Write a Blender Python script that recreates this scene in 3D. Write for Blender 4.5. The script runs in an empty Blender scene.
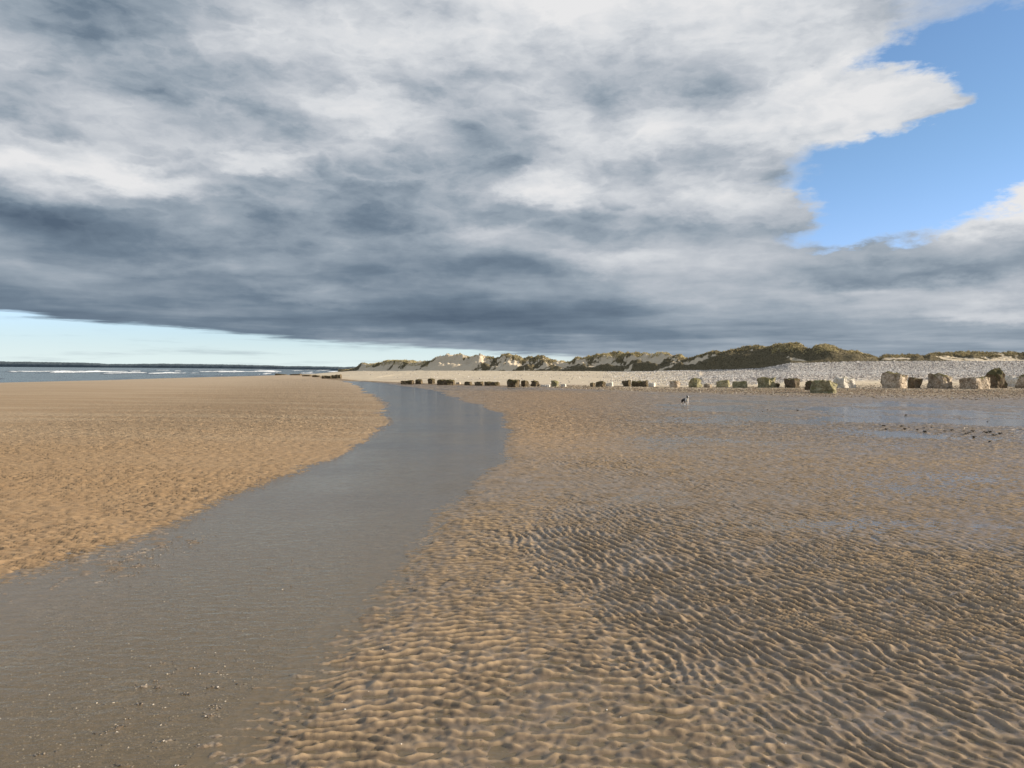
import bpy, bmesh, math, random
import numpy as np
from mathutils import Vector, Matrix, noise as mnoise

R = math.radians
S = bpy.context.scene
C = S.collection
random.seed(7)
rng = np.random.default_rng(11)

# ------------------------------------------------------------------ camera
F = 770.0; EYE = 1.6
def horizon(px): return 366.2 + 0.0052 * px
cam = bpy.data.cameras.new('camera'); co = bpy.data.objects.new('camera', cam); C.objects.link(co)
cam.sensor_width = 36; cam.lens = 36 * F / 1024
cam.clip_start = 0.05; cam.clip_end = 60000
pitch = math.atan((384 - horizon(512)) / F)
co.matrix_world = Matrix.Translation((0, 0, EYE)) @ Matrix.Rotation(math.pi/2 - pitch, 4, 'X') @ Matrix.Rotation(math.atan(0.0052), 4, 'Z')
S.camera = co

# ------------------------------------------------------------------ light
SUN_EL = 17.5
SUN_V = Vector((math.cos(R(SUN_EL)) * math.cos(R(-6)), math.cos(R(SUN_EL)) * math.sin(R(-6)), math.sin(R(SUN_EL))))
sl = bpy.data.lights.new('sun', 'SUN'); so = bpy.data.objects.new('sun', sl); C.objects.link(so)
sl.energy = 5.0; sl.angle = R(0.5); sl.color = (1.0, 0.87, 0.70)
so.rotation_euler = SUN_V.to_track_quat('Z', 'Y').to_euler()
S.view_settings.view_transform = 'Standard'; S.view_settings.look = 'None'
S.view_settings.gamma = 1; S.view_settings.use_curve_mapping = False
S.view_settings.exposure = 0.68
S.cycles.max_bounces = 6; S.cycles.transparent_max_bounces = 12
S.cycles.caustics_reflective = False; S.cycles.caustics_refractive = False

# ------------------------------------------------------------------ node helper
class G:
    def __init__(s, nt): s.nt = nt; s.n = nt.nodes; s.l = nt.links
    def put(s, sock, v):
        if v is None: return
        if hasattr(v, 'is_linked') or isinstance(v, bpy.types.NodeSocket): s.l.new(v, sock)
        else: sock.default_value = v
    def node(s, typ, **kw):
        nd = s.n.new(typ)
        for k, v in kw.items(): setattr(nd, k, v)
        return nd
    def m(s, op, a, b=None, c=None, clamp=False):
        nd = s.node('ShaderNodeMath', operation=op, use_clamp=clamp)
        for i, v in enumerate((a, b, c)): s.put(nd.inputs[i], v)
        return nd.outputs[0]
    def v(s, op, a, b=None, scale=None):
        nd = s.node('ShaderNodeVectorMath', operation=op)
        s.put(nd.inputs[0], a); s.put(nd.inputs[1], b)
        if scale is not None: s.put(nd.inputs['Scale'], scale)
        return nd.outputs['Value'] if op in ('LENGTH', 'DOT_PRODUCT', 'DISTANCE') else nd.outputs['Vector']
    def xyz(s, v):
        nd = s.node('ShaderNodeSeparateXYZ'); s.put(nd.inputs[0], v); return nd.outputs
    def comb(s, x, y, z=0.0):
        nd = s.node('ShaderNodeCombineXYZ')
        for i, q in enumerate((x, y, z)): s.put(nd.inputs[i], q)
        return nd.outputs[0]
    def noise(s, vec, scale, detail=4, rough=0.5, dist=0.0, col=False, dims='3D'):
        nd = s.node('ShaderNodeTexNoise', noise_dimensions=dims)
        s.put(nd.inputs['Vector'], vec)
        nd.inputs['Scale'].default_value = scale; nd.inputs['Detail'].default_value = detail
        nd.inputs['Roughness'].default_value = rough; nd.inputs['Distortion'].default_value = dist
        return nd.outputs['Color'] if col else nd.outputs['Fac']
    def voro(s, vec, scale, feature='F1', out='Distance'):
        nd = s.node('ShaderNodeTexVoronoi', feature=feature); s.put(nd.inputs['Vector'], vec)
        nd.inputs['Scale'].default_value = scale; return nd.outputs[out]
    def step(s, x, a, b, lo=0.0, hi=1.0):
        nd = s.node('ShaderNodeMapRange', interpolation_type='SMOOTHSTEP')
        s.put(nd.inputs[0], x); s.put(nd.inputs[1], a); s.put(nd.inputs[2], b)
        nd.inputs[3].default_value = lo; nd.inputs[4].default_value = hi
        return nd.outputs[0]
    def mix(s, f, a, b, mode='MIX'):
        nd = s.node('ShaderNodeMix', data_type='RGBA', blend_type=mode)
        s.put(nd.inputs[0], f)
        for i, q in ((6, a), (7, b)):
            if isinstance(q, tuple) and len(q) == 3: q = q + (1.0,)
            s.put(nd.inputs[i], q)
        return nd.outputs[2]
    def ramp(s, f, stops, interp='LINEAR'):
        nd = s.node('ShaderNodeValToRGB'); s.put(nd.inputs[0], f); cr = nd.color_ramp; cr.interpolation = interp
        while len(cr.elements) < len(stops): cr.elements.new(0.5)
        for e, (p, c) in zip(cr.elements, stops):
            e.position = p; e.color = (c, c, c, 1) if not isinstance(c, tuple) else c + (1,)
        return nd.outputs[0]
    def attr(s, name, out='Fac'):
        nd = s.node('ShaderNodeAttribute', attribute_name=name); return nd.outputs[out]
    def bump(s, h, strength, dist, normal=None):
        nd = s.node('ShaderNodeBump'); s.put(nd.inputs['Height'], h); s.put(nd.inputs['Strength'], strength)
        s.put(nd.inputs['Distance'], dist)
        if normal is not None: s.l.new(normal, nd.inputs['Normal'])
        return nd.outputs[0]

def lin(r, g, b):
    return tuple(((c/255)/12.92 if c/255 <= .04045 else ((c/255+.055)/1.055)**2.4) for c in (r, g, b))

# ------------------------------------------------------------------ sky: physical sky behind a deck of broken stratocumulus
W = bpy.data.worlds.new('World'); S.world = W; W.use_nodes = True
W.node_tree.nodes.clear(); g = G(W.node_tree)
def azel(px, py):
    return math.atan((px - 512) / F), math.atan((horizon(px) - py) / math.hypot(F, px - 512))
tc = g.node('ShaderNodeTexCoord').outputs['Generated']
X, Y, Z = g.xyz(tc)
az = g.m('ARCTAN2', X, Y)
el = g.m('ARCSINE', Z)
zz = g.m('MAXIMUM', Z, 0.0)
inv = g.m('DIVIDE', 1.0, g.m('ADD', zz, 0.05))
P = g.comb(g.m('MULTIPLY', X, inv), g.m('MULTIPLY', Y, inv), 0.0)      # cloud deck seen in perspective
wcol = g.v('SUBTRACT', g.noise(P, 1.3, 3, 0.5, col=True), (0.5, 0.5, 0.5))
Qy = g.m('DIVIDE', 0.62, g.m('ADD', g.m('MAXIMUM', el, 0.0), 0.14))
Q = g.comb(g.m('MULTIPLY', az, 2.3), g.m('MULTIPLY', Qy, 1.25), 0.0)
Pw = g.v('ADD', Q, g.v('SCALE', wcol, scale=0.30))
n1 = g.noise(Pw, 1.5, 7, 0.50, 0.0)
n1s = g.noise(g.v('ADD', Pw, (0.07, -0.14, 0.04)), 1.5, 5, 0.46, 0.0)
n2 = g.noise(g.v('ADD', P, (7.3, 2.1, 0)), 0.62, 3, 0.5)
A = g.comb(g.m('MULTIPLY', az, 0.9), g.m('MULTIPLY', el, 2.1), 0.3)
a1 = g.noise(A, 4.6, 8, 0.50, 0.0)
a1s = g.noise(g.v('ADD', A, (0.030, 0.075, 0.0)), 4.6, 6, 0.46, 0.0)
warp = g.v('SUBTRACT', g.noise(A, 9.5, 8, 0.62, col=True), (0.5, 0.5, 0.5))
E = g.v('ADD', g.comb(az, el, 0.0), g.v('MULTIPLY', warp, (0.17, 0.085, 0.0)))
def blob(px, py, sx, sy, amp):
    a, e = azel(px, py)
    d = g.v('MULTIPLY', g.v('SUBTRACT', E, (a, e, 0)), (F / sx * 1.1, F / sy * 1.1, 0))
    return g.step(g.v('LENGTH', d), 0.0, 1.7, amp, 0.0)
def total(vals):
    t = vals[0]
    for q in vals[1:]: t = g.m('ADD', t, q)
    return t
relief = g.m('SUBTRACT', n1, n1s); relief2 = g.m('SUBTRACT', a1, a1s)
base = g.ramp(g.m('MULTIPLY', el, 1.6), [(0.0, 0.44), (0.07, 0.32), (0.20, 0.37), (0.34, 0.54), (0.60, 0.60), (1.0, 0.66)])
LIGHTS = [(520, 15, 240, 60, .26), (700, 30, 160, 60, .06), (470, 190, 200, 60, -.05), (660, 130, 60, 18, .12), (700, 300, 200, 30, .08), (50, 172, 95, 24, .38), (262, 160, 42, 13, .36), (150, 182, 60, 12, .20), (390, 172, 50, 14, .18), (600, 262, 70, 11, .20), (470, 232, 50, 10, .14), (300, 292, 60, 7, .10), (180, 268, 70, 8, .10), (700, 205, 40, 14, .16), (640, 215, 45, 12, .16), (1000, 312, 50, 10, .2), (345, 108, 60, 26, .34),
          (240, 60, 110, 25, .10), (830, 104, 150, 34, .34), (800, 62, 120, 12, -.05), (770, 135, 60, 16, .15), (553, 188, 40, 20, .46), (790, 205, 90, 22, .28),
          (700, 255, 150, 26, .10), (1000, 196, 60, 20, .30), (960, 300, 110, 16, .22), (760, 160, 200, 60, .12), (620, 110, 100, 40, .06),
          (150, 100, 190, 50, -.10), (100, 20, 120, 40, -.08), (570, 78, 120, 36, -.26), (690, 60, 60, 16, -.05), (650, 170, 90, 18, -.10), (90, 228, 260, 32, -.16), (250, 310, 420, 38, -.12),
          (430, 190, 90, 50, -.08), (985, 205, 95, 26, .50), (1000, 245, 60, 12, .08), (600, 322, 260, 24, -.10), (900, 270, 120, 14, -.10), (540, 215, 60, 14, -.1),
          (330, 240, 200, 30, -.05), (850, 325, 220, 34, .12), (760, 290, 130, 16, .12), (120, 205, 160, 26, -.10), (420, 130, 60, 24, .08), (880, 262, 90, 10, .14)]
lum = total([base] + [blob(*b) for b in LIGHTS])
lowf = g.step(el, 0.02, 0.30)
lum = g.m('ADD', lum, g.m('MULTIPLY', g.m('SUBTRACT', n1, 0.5), 0.35))
lum = g.m('ADD', lum, g.m('MULTIPLY', g.m('SUBTRACT', n2, 0.5), 0.35))
lum = g.m('ADD', lum, g.m('MULTIPLY', relief, 0.42))
lum = g.m('ADD', lum, g.m('MULTIPLY', relief2, g.step(el, 0.05, 0.2, 0.25, 0.80)))
lum = g.m('ADD', lum, g.m('MULTIPLY', g.m('SUBTRACT', a1, 0.5), g.step(el, 0.05, 0.22, 0.15, 0.30)))
bil = g.m('ABSOLUTE', g.m('SUBTRACT', g.noise(g.v('ADD', A, g.v('SCALE', warp, scale=0.10)), 15.0, 5, 0.5), 0.5))
lum = g.m('ADD', lum, g.m('MULTIPLY', g.m('SUBTRACT', g.m('MULTIPLY', bil, -2.6), -0.20), g.step(el, 0.06, 0.25, 0.08, 0.34)))
cloud = g.ramp(lum, [(0.0, lin(86, 102, 120)), (0.22, lin(115, 131, 147)), (0.42, lin(152, 164, 176)), (0.62, lin(186, 192, 200)),
                     (0.82, lin(215, 218, 222)), (1.0, lin(232, 232, 233))])
# where the deck is open
HOLES = [(985, 75, 100, 90, 1.2), (925, 172, 125, 60, 1.5), (940, 55, 60, 25, .7), (1010, 130, 70, 60, .9), (885, 210, 84, 38, 1.3), (780, 62, 60, 10, .35),
         (905, 40, 40, 18, .5), (1120, 60, 120, 90, .8),
         (880, 104, 110, 27, -1.7), (940, 106, 40, 22, -.7), (1030, 222, 95, 36, -1.7), (790, 208, 75, 18, -1.1), (960, 18, 120, 18, -.55), (760, 110, 120, 60, -.6), (930, 268, 200, 18, -1.0)]
hole = total([blob(*b) for b in HOLES])
hole = g.m('ADD', hole, g.m('MULTIPLY', g.m('SUBTRACT', a1, 0.5), g.step(hole, 0.0, 0.3, -0.15, -1.5)))
front = g.step(Y, -0.2, 0.2)
back = g.m('MULTIPLY', g.step(g.m('ADD', n2, g.m('MULTIPLY', g.m('SUBTRACT', n1, .5), .6)), 0.50, 0.34), g.m('SUBTRACT', 1.0, front))
holem = g.m('MULTIPLY', g.step(hole, 0.08, 0.98), front)
# straight lower edge of the deck, lifting to the left
edge = g.m('ADD', g.m('MULTIPLY', az, -0.0635), 0.0200)
edge = g.m('MINIMUM', g.m('MAXIMUM', edge, 0.004), 0.075)
streak = g.noise(g.comb(g.m('MULTIPLY', az, 4.0), g.m('MULTIPLY', el, 60.0), 0), 1.6, 6, 0.6)
esh = g.m('ADD', g.m('SUBTRACT', el, edge), g.m('MULTIPLY', g.m('SUBTRACT', streak, 0.5), 0.026))
under = g.step(esh, 0.0035, -0.0030)
wisp = g.m('MULTIPLY', g.step(streak, 0.50, 0.72), 0.40)
under = g.m('SUBTRACT', under, g.m('MULTIPLY', wisp, under))
opening = g.m('MAXIMUM', g.m('MAXIMUM', holem, back), under)
sky = g.node('ShaderNodeTexSky', sky_type='NISHITA', sun_disc=False)
sky.sun_elevation = R(SUN_EL); sky.sun_rotation = math.atan2(SUN_V.x, SUN_V.y)
sky.air_density = 1.0; sky.dust_density = 0.6; sky.ozone_density = 2.0
SKY = 0.10
blue = g.mix(1.0, sky.outputs[0], g.mix(g.step(el, 0.0, 0.30), (0.98, 1.04, 1.55), (0.84, 0.97, 1.12)), 'MULTIPLY')   # clear cold air near the horizon
hz = g.m('MULTIPLY', g.step(el, 0.10, 0.0), g.step(az, 0.6, -0.1))
blue = g.mix(g.m('MULTIPLY', hz, 0.92), blue, g.mix(g.step(el, 0.0, 0.07), tuple(c * .635 / SKY for c in lin(226, 242, 241)), tuple(c * .635 / SKY for c in lin(178, 222, 236))))
thin = g.m('MULTIPLY', g.step(hole, 0.95, 0.2), 0.35)
blue = g.mix(g.m('MULTIPLY', thin, holem), blue, tuple(c / SKY for c in lin(205, 215, 228)))
cl = g.v('SCALE', cloud, scale=0.622 / SKY)
final = g.mix(opening, cl, blue)
bg = g.node('ShaderNodeBackground'); g.l.new(final, bg.inputs[0]); bg.inputs[1].default_value = SKY
g.l.new(bg.outputs[0], g.node('ShaderNodeOutputWorld').inputs[0])

# ------------------------------------------------------------------ helpers
def at(px, py, z=0.0):
    Yd = (EYE - z) * F / (py - horizon(px)); return ((px - 512) / F * Yd, Yd)
def zat(px, py, Yd): return EYE - (py - horizon(px)) * Yd / F
def smooth(x, a, b):
    t = np.clip((x - a) / (b - a), 0, 1); return t * t * (3 - 2 * t)
def mesh_obj(name, V, Fc, mat, attrs=None, smooth_sh=True, parent=None):
    me = bpy.data.meshes.new(name)
    V = np.asarray(V, dtype=np.float32); Fc = np.asarray(Fc, dtype=np.int32); k = Fc.shape[1]
    me.vertices.add(len(V)); me.vertices.foreach_set('co', V.ravel())
    me.loops.add(Fc.size); me.loops.foreach_set('vertex_index', Fc.ravel())
    me.polygons.add(len(Fc)); me.polygons.foreach_set('loop_start', np.arange(0, Fc.size, k, dtype=np.int32))
    me.update(calc_edges=True)
    me.polygons.foreach_set('use_smooth', np.full(len(Fc), smooth_sh))
    for n, a in (attrs or {}).items():
        a = np.asarray(a, dtype=np.float32)
        if a.ndim == 1:
            me.attributes.new(n, 'FLOAT', 'POINT').data.foreach_set('value', a)
        else:
            me.attributes.new(n, 'FLOAT_COLOR', 'POINT').data.foreach_set('color', a.ravel())
    me.materials.append(mat)
    o = bpy.data.objects.new(name, me); C.objects.link(o)
    if parent: o.parent = parent
    return o
def grid_faces(nr, nc):
    i = np.arange(nr - 1)[:, None] * nc + np.arange(nc - 1)[None, :]
    return np.stack([i, i + 1, i + nc + 1, i + nc], -1).reshape(-1, 4)
def newmat(name):
    m = bpy.data.materials.new(name); m.use_nodes = True; m.node_tree.nodes.clear()
    gg = G(m.node_tree); out = gg.node('ShaderNodeOutputMaterial'); return m, gg, out
def tag(o, label=None, cat=None, group=None, kind=None):
    if label: o['label'] = label
    if cat: o['category'] = cat
    if group: o['group'] = group
    if kind: o['kind'] = kind
    return o

# periodic noise tiles made by filtering white noise
def fgrid(n, cell):
    f = np.fft.fftfreq(n, cell); return np.meshgrid(f, f)     # cycles per metre, [row=y, col=x]
def sample(T, x, y, cell):
    n = T.shape[0]; u = np.asarray(x) / cell; v = np.asarray(y) / cell
    i = np.floor(u).astype(np.int64); j = np.floor(v).astype(np.int64); fu = u - i; fv = v - j
    i0 = i % n; i1 = (i + 1) % n; j0 = j % n; j1 = (j + 1) % n
    return (T[j0, i0]*(1-fu)*(1-fv) + T[j0, i1]*fu*(1-fv) + T[j1, i0]*(1-fu)*fv + T[j1, i1]*fu*fv)
def fractal(n, cell, lmin, lmax, power, seed):
    r = np.random.default_rng(seed); fx, fy = fgrid(n, cell); k = np.hypot(fx, fy); k[0, 0] = 1
    a = np.where((k > 1/lmax) & (k < 1/lmin), k**(-power), 0)
    t = np.fft.ifft2(np.fft.fft2(r.standard_normal((n, n))) * a).real
    return (t / t.std()).astype(np.float32)
def ripple_tile(n, cell, lam, ang, spread, kspread, seed):
    """phase of a directional band-passed field: ripple crests with the forks and breaks real ones have"""
    r = np.random.default_rng(seed); fx, fy = fgrid(n, cell); k = np.hypot(fx, fy); th = np.arctan2(fy, fx)
    d = np.angle(np.exp(1j * (th - ang)))
    a = np.exp(-((k - 1/lam) / (kspread/lam))**2 / 2) * np.exp(-(d/spread)**2 / 2)
    t = np.fft.ifft2(np.fft.fft2(r.standard_normal((n, n))) * a)
    amp = np.abs(t); amp /= amp.mean()
    return (t / np.maximum(np.abs(t), 1e-9)).astype(np.complex64), amp.astype(np.float32)
TC = 0.010; TN = 2048
rA, aA = ripple_tile(TN, TC, 0.078, math.atan2(0.44, 0.90), 0.33, 0.30, 1)
rB, aB = ripple_tile(TN, TC, 0.082, math.atan2(1.0, 0.06), 0.42, 0.30, 2)
rC, aC = ripple_tile(TN, TC, 0.085, math.atan2(0.25, 1.0), 0.45, 0.28, 6)
fine = fractal(1024, 0.0125, 0.03, 0.35, 1.3, 3)
mid = fractal(1024, 0.05, 0.4, 8, 1.8, 4)
big = fractal(1024, 0.5, 3, 60, 1.8, 5)
def prof(ph, amp):
    s = ph + 0.55 * np.cos(ph)
    c = 0.5 + 0.5 * np.cos(s)
    return (c**2.0 - 0.36) * np.clip(amp, 0.15, 1.25)**0.6

# channel outline, as a closed polygon on the sand
LB = [(-260, 640), (-120, 602), (0, 578), (62, 562), (130, 541), (200, 513), (290, 481), (350, 451), (378, 436), (389, 422), (386, 408), (376, 397), (364, 389), (353, 383.5), (340, 381)]
RB = [(352, 379.6), (385, 383.5), (425, 389), (455, 397), (485, 405), (503, 418), (511, 435), (509, 458), (480, 488), (445, 512), (424, 545), (408, 580), (372, 625), (335, 680), (290, 735), (262, 790), (240, 900)]
poly = [at(*p) for p in LB + RB]
poly = [(-40, 3)] + poly + [(-1.1, 1.0), (-6, -12), (-60, -20)]
PA = np.array(poly)
def sdist(x, y):
    d = np.full(x.shape, 1e9); ins = np.zeros(x.shape, bool)
    for k in range(len(PA)):
        (ax, ay), (bx, by) = PA[k], PA[(k + 1) % len(PA)]
        ex, ey = bx - ax, by - ay
        t = np.clip(((x-ax)*ex + (y-ay)*ey) / (ex*ex + ey*ey), 0, 1)
        d = np.minimum(d, (x - ax - t*ex)**2 + (y - ay - t*ey)**2)
        cnd = ((ay > y) != (by > y)); xi = ax + (y - ay) * ex / (ey if abs(ey) > 1e-9 else 1e-9)
        ins ^= cnd & (x < xi)
    d = np.sqrt(d); return np.where(ins, d, -d)
mid_pts = [at(*p) for p in [(-100, 640), (100, 610), (300, 540), (430, 460), (450, 415), (400, 392), (352, 381)]]
def side_left(x, y):      # 1 on the sandbar side
    ys = np.array([p[1] for p in mid_pts]); xs = np.array([p[0] for p in mid_pts])
    return x < np.interp(y, ys, xs)

# beach profile across the view, keyed on the bearing from the camera: foot of shingle, stones, dune foot
KX  = np.array([-600,   0, 200, 265, 330, 365, 430, 560, 620, 680, 760, 790, 870, 1024, 1600])
KW  = np.array([ 400, 400, 300, 200, 100,  86,  72,  62,  55,  50,  46,  43,  40,   37,   35.])  # end of wet flats
KS  = np.array([ 500, 500, 380, 250, 120, 100,  80,  73,  71,  69,  68,  69,  72,   74,   74.])  # line of blocks
KC  = np.array([ 900, 900, 800, 500, 260, 210, 170, 150, 140, 125, 112, 105, 102,  102,  102.])  # dune foot
KPC = np.array([ 369, 369, 371, 371.5, 371, 371, 370.5, 371, 371.3, 371, 368.5, 363.5, 362, 361.5, 362])  # its height in view
KZC = np.array([zat(min(max(p, 0), 1024), q, c) for p, q, c in zip(KX, KPC, KC)])
KZC[:4] = 0.3; KZC = np.maximum(KZC, 0.25)
KZS = np.interp(KX, [300, 430, 700, 900], [0.05, 0.06, 0.12, 0.26])
def bearing(x, y):
    return np.where(y > 0.5, 512 + F * x / np.maximum(y, 0.5), np.where(x > 0, 1600, -600))
def zbeach(x, y):
    b = np.clip(bearing(x, y), -600, 1600); r = np.where(b >= 1599, 10.0, y)
    w = np.interp(b, KX, KW); s = np.interp(b, KX, KS); c = np.interp(b, KX, KC); zc = np.interp(b, KX, KZC); zs = np.interp(b, KX, KZS)
    t1 = np.clip((r - w) / (s - w), 0, 1); t2 = np.clip((r - s) / (c - s), 0, 1)
    ridge = 0.10 * np.exp(-((r - (s + (c - s) * .22)) / 2.5)**2)
    t2s = t2 + 0.12 * np.sin(2 * np.pi * t2) * (b > 700)
    return zs * t1 + (zc - zs) * t2s + ridge * (b > 640), t1, t2, b, r
SEA = -0.30
def ground(x, y, lod):
    s = sdist(x, y); left = side_left(x, y) & (s < 0)
    R_ = np.hypot(x, y)
    m_ = sample(mid, x, y, 0.05); b_ = sample(big, x, y, 0.5); f_ = sample(fine, x, y, 0.0125)
    zb, t1, t2, brg, r = zbeach(x, y)
    # ripples
    xw = x + 0.06 * sample(mid, x*1.3 + 9, y*1.3, 0.05) ; yw = y + 0.06 * sample(mid, x*1.3, y*1.3 + 5, 0.05)
    pa = np.angle(sample(rA, xw, yw, TC)); pb = np.angle(sample(rB, xw + 3, yw, TC))
    A_ = prof(pa, sample(aA, xw, yw, TC)); B_ = prof(pb, sample(aB, xw + 3, yw, TC))
    wA = smooth(x + 0.04 * y + 0.25 * m_ + .15 * b_, 0.35, 1.35)
    wB = np.sqrt(np.clip(1 - wA**2, 0.02, 1))
    lft = left.astype(float)
    wA = wA * (1 - lft); wB = np.where(left, 1.0, wB)
    C_ = prof(np.angle(sample(rC, xw, yw + 2, TC)), sample(aC, xw, yw + 2, TC))
    rip = 0.0170 * A_ * wA + 0.0200 * B_ * wB + 0.0030 * C_ * np.clip(1.1 - wA, 0.15, 1) * (1 - .6 * lft)
    rip = rip * (1 + 0.22 * m_) * (1 + .35 * lft)
    # mean height about the water table at z = 0
    mean = 0.0062 + 0.0020 * m_ + 0.0020 * b_
    far = smooth(y, 7, 30)
    orange = np.exp(-((brg - 545) / 85)**2) * smooth(y, 9, 20) * (1 - smooth(y, 50, 62))
    mean = mean + 0.014 * orange - 0.0090 * far * smooth(brg, 600, 720) + (0.0075 * m_ + .006 * f_) * smooth(y, 12, 26) + .0085 * smooth(y, 26, 36)
    # standing pools on the right
    for (px, py, wx, wy, dp) in [(700, 528, 80, 9, .008), (840, 524, 90, 8, .010), (640, 500, 60, 6, .006), (905, 492, 110, 9, .008), (960, 478, 90, 10, .008),
                                 (820, 478, 60, 6, .007), (1010, 640, 50, 8, .006), (880, 413, 150, 5, .002), (1005, 420, 110, 6, .009), (760, 405, 110, 4, .004), (920, 565, 60, 6, .005), (600, 590, 70, 6, .004)]:
        cx, cy = at(px, py); sx = wx / F * cy; sy = wy * cy * cy / (EYE * F)
        mean = mean - dp * np.exp(-(((x - cx) / sx)**2 + ((y - cy) / sy)**2)**1.0) 
    rt = mean + zb
    bar = 0.006 + 0.055 * smooth(-s, 0.0, 5.0) + 0.06 * smooth(-s, 3, 25) + 0.010 * b_ * smooth(-s, 1, 8)
    z = np.where(left, bar + zb, rt)
    se = s + 0.10 * m_ * np.clip(R_ / 8, .4, 2.5) + 0.05 * b_ * np.clip(R_ / 10, 0, 3)
    k = smooth(se, -0.25, 0.55)
    bed = -0.018 - 0.030 * smooth(s, 0.4, 2.2) + 0.005 * m_ - 0.004*b_
    shell = np.exp(-(((x + 2.6) / 1.6)**2 + ((y - 5.2) / 3.2)**2)); bed = bed + 0.021 * shell
    z = z * (1 - k) + bed * k
    ramp_amp = np.where(left, (1 - smooth(-s, 4, 15.0) * 0.80), 1.0) * (1 - 0.72 * k) * (1 - smooth(t1, 0, .3))
    dry_patch = np.exp(-(np.minimum(np.abs(s), 9) / 0.9)**2) * 0.25
    amp = ramp_amp * (1 - dry_patch)
    lodf = 1 - smooth(R_, 20, 36)
    z = z + rip * amp * lodf + 0.0040 * f_ * lodf
    z = z + 0.04 * b_ * t1 * (t2 < 1)
    # slope down to the sea on the left
    sea = smooth(-x, 44, 75); z = z * (1 - sea) + (-1.6) * sea * 1.0
    z = np.where((t2 >= 1), z - 0.0, z)
    gravel = smooth(t1, 0.02, 0.25) * (brg > 300)
    return z, dict(chan=k, wet=np.where(left, 0.25 * np.exp(s / 3), 1 - 0.55 * orange) * (1 - smooth(t1, 0, 0.5)), gravel=gravel, shingle=smooth(t2, 0.0, 0.06) * (brg > 280),
                   rip=(rip / 0.02 * amp), amp=amp, bar=lft * (1 - k), orange=orange + 0 * x, t2=t2, sideb=smooth(brg, 560, 800), t1=t1 + 0 * x)

# one polar sheet: fine in front of the camera, coarse elsewhere, out to the horizon
azf = np.arange(R(-42), R(42), 0.0025)
azs = np.concatenate([np.linspace(-math.pi, R(-42), 60)[:-1], azf, np.linspace(R(42), math.pi, 60)])
rr = [0.0, 0.5, 1.0, 1.4]; q = 1.7
while q < 30: rr.append(q); q *= 1.0027
while q < 130: rr.append(q); q *= 1.005
while q < 30000: rr.append(q); q *= 1.06
rr = np.array(rr)
RR, AZ = np.meshgrid(rr, azs, indexing='ij')
gx = (RR * np.sin(AZ)).ravel(); gy = (RR * np.cos(AZ)).ravel()
gz, at_ = ground(gx, gy, None)

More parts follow.
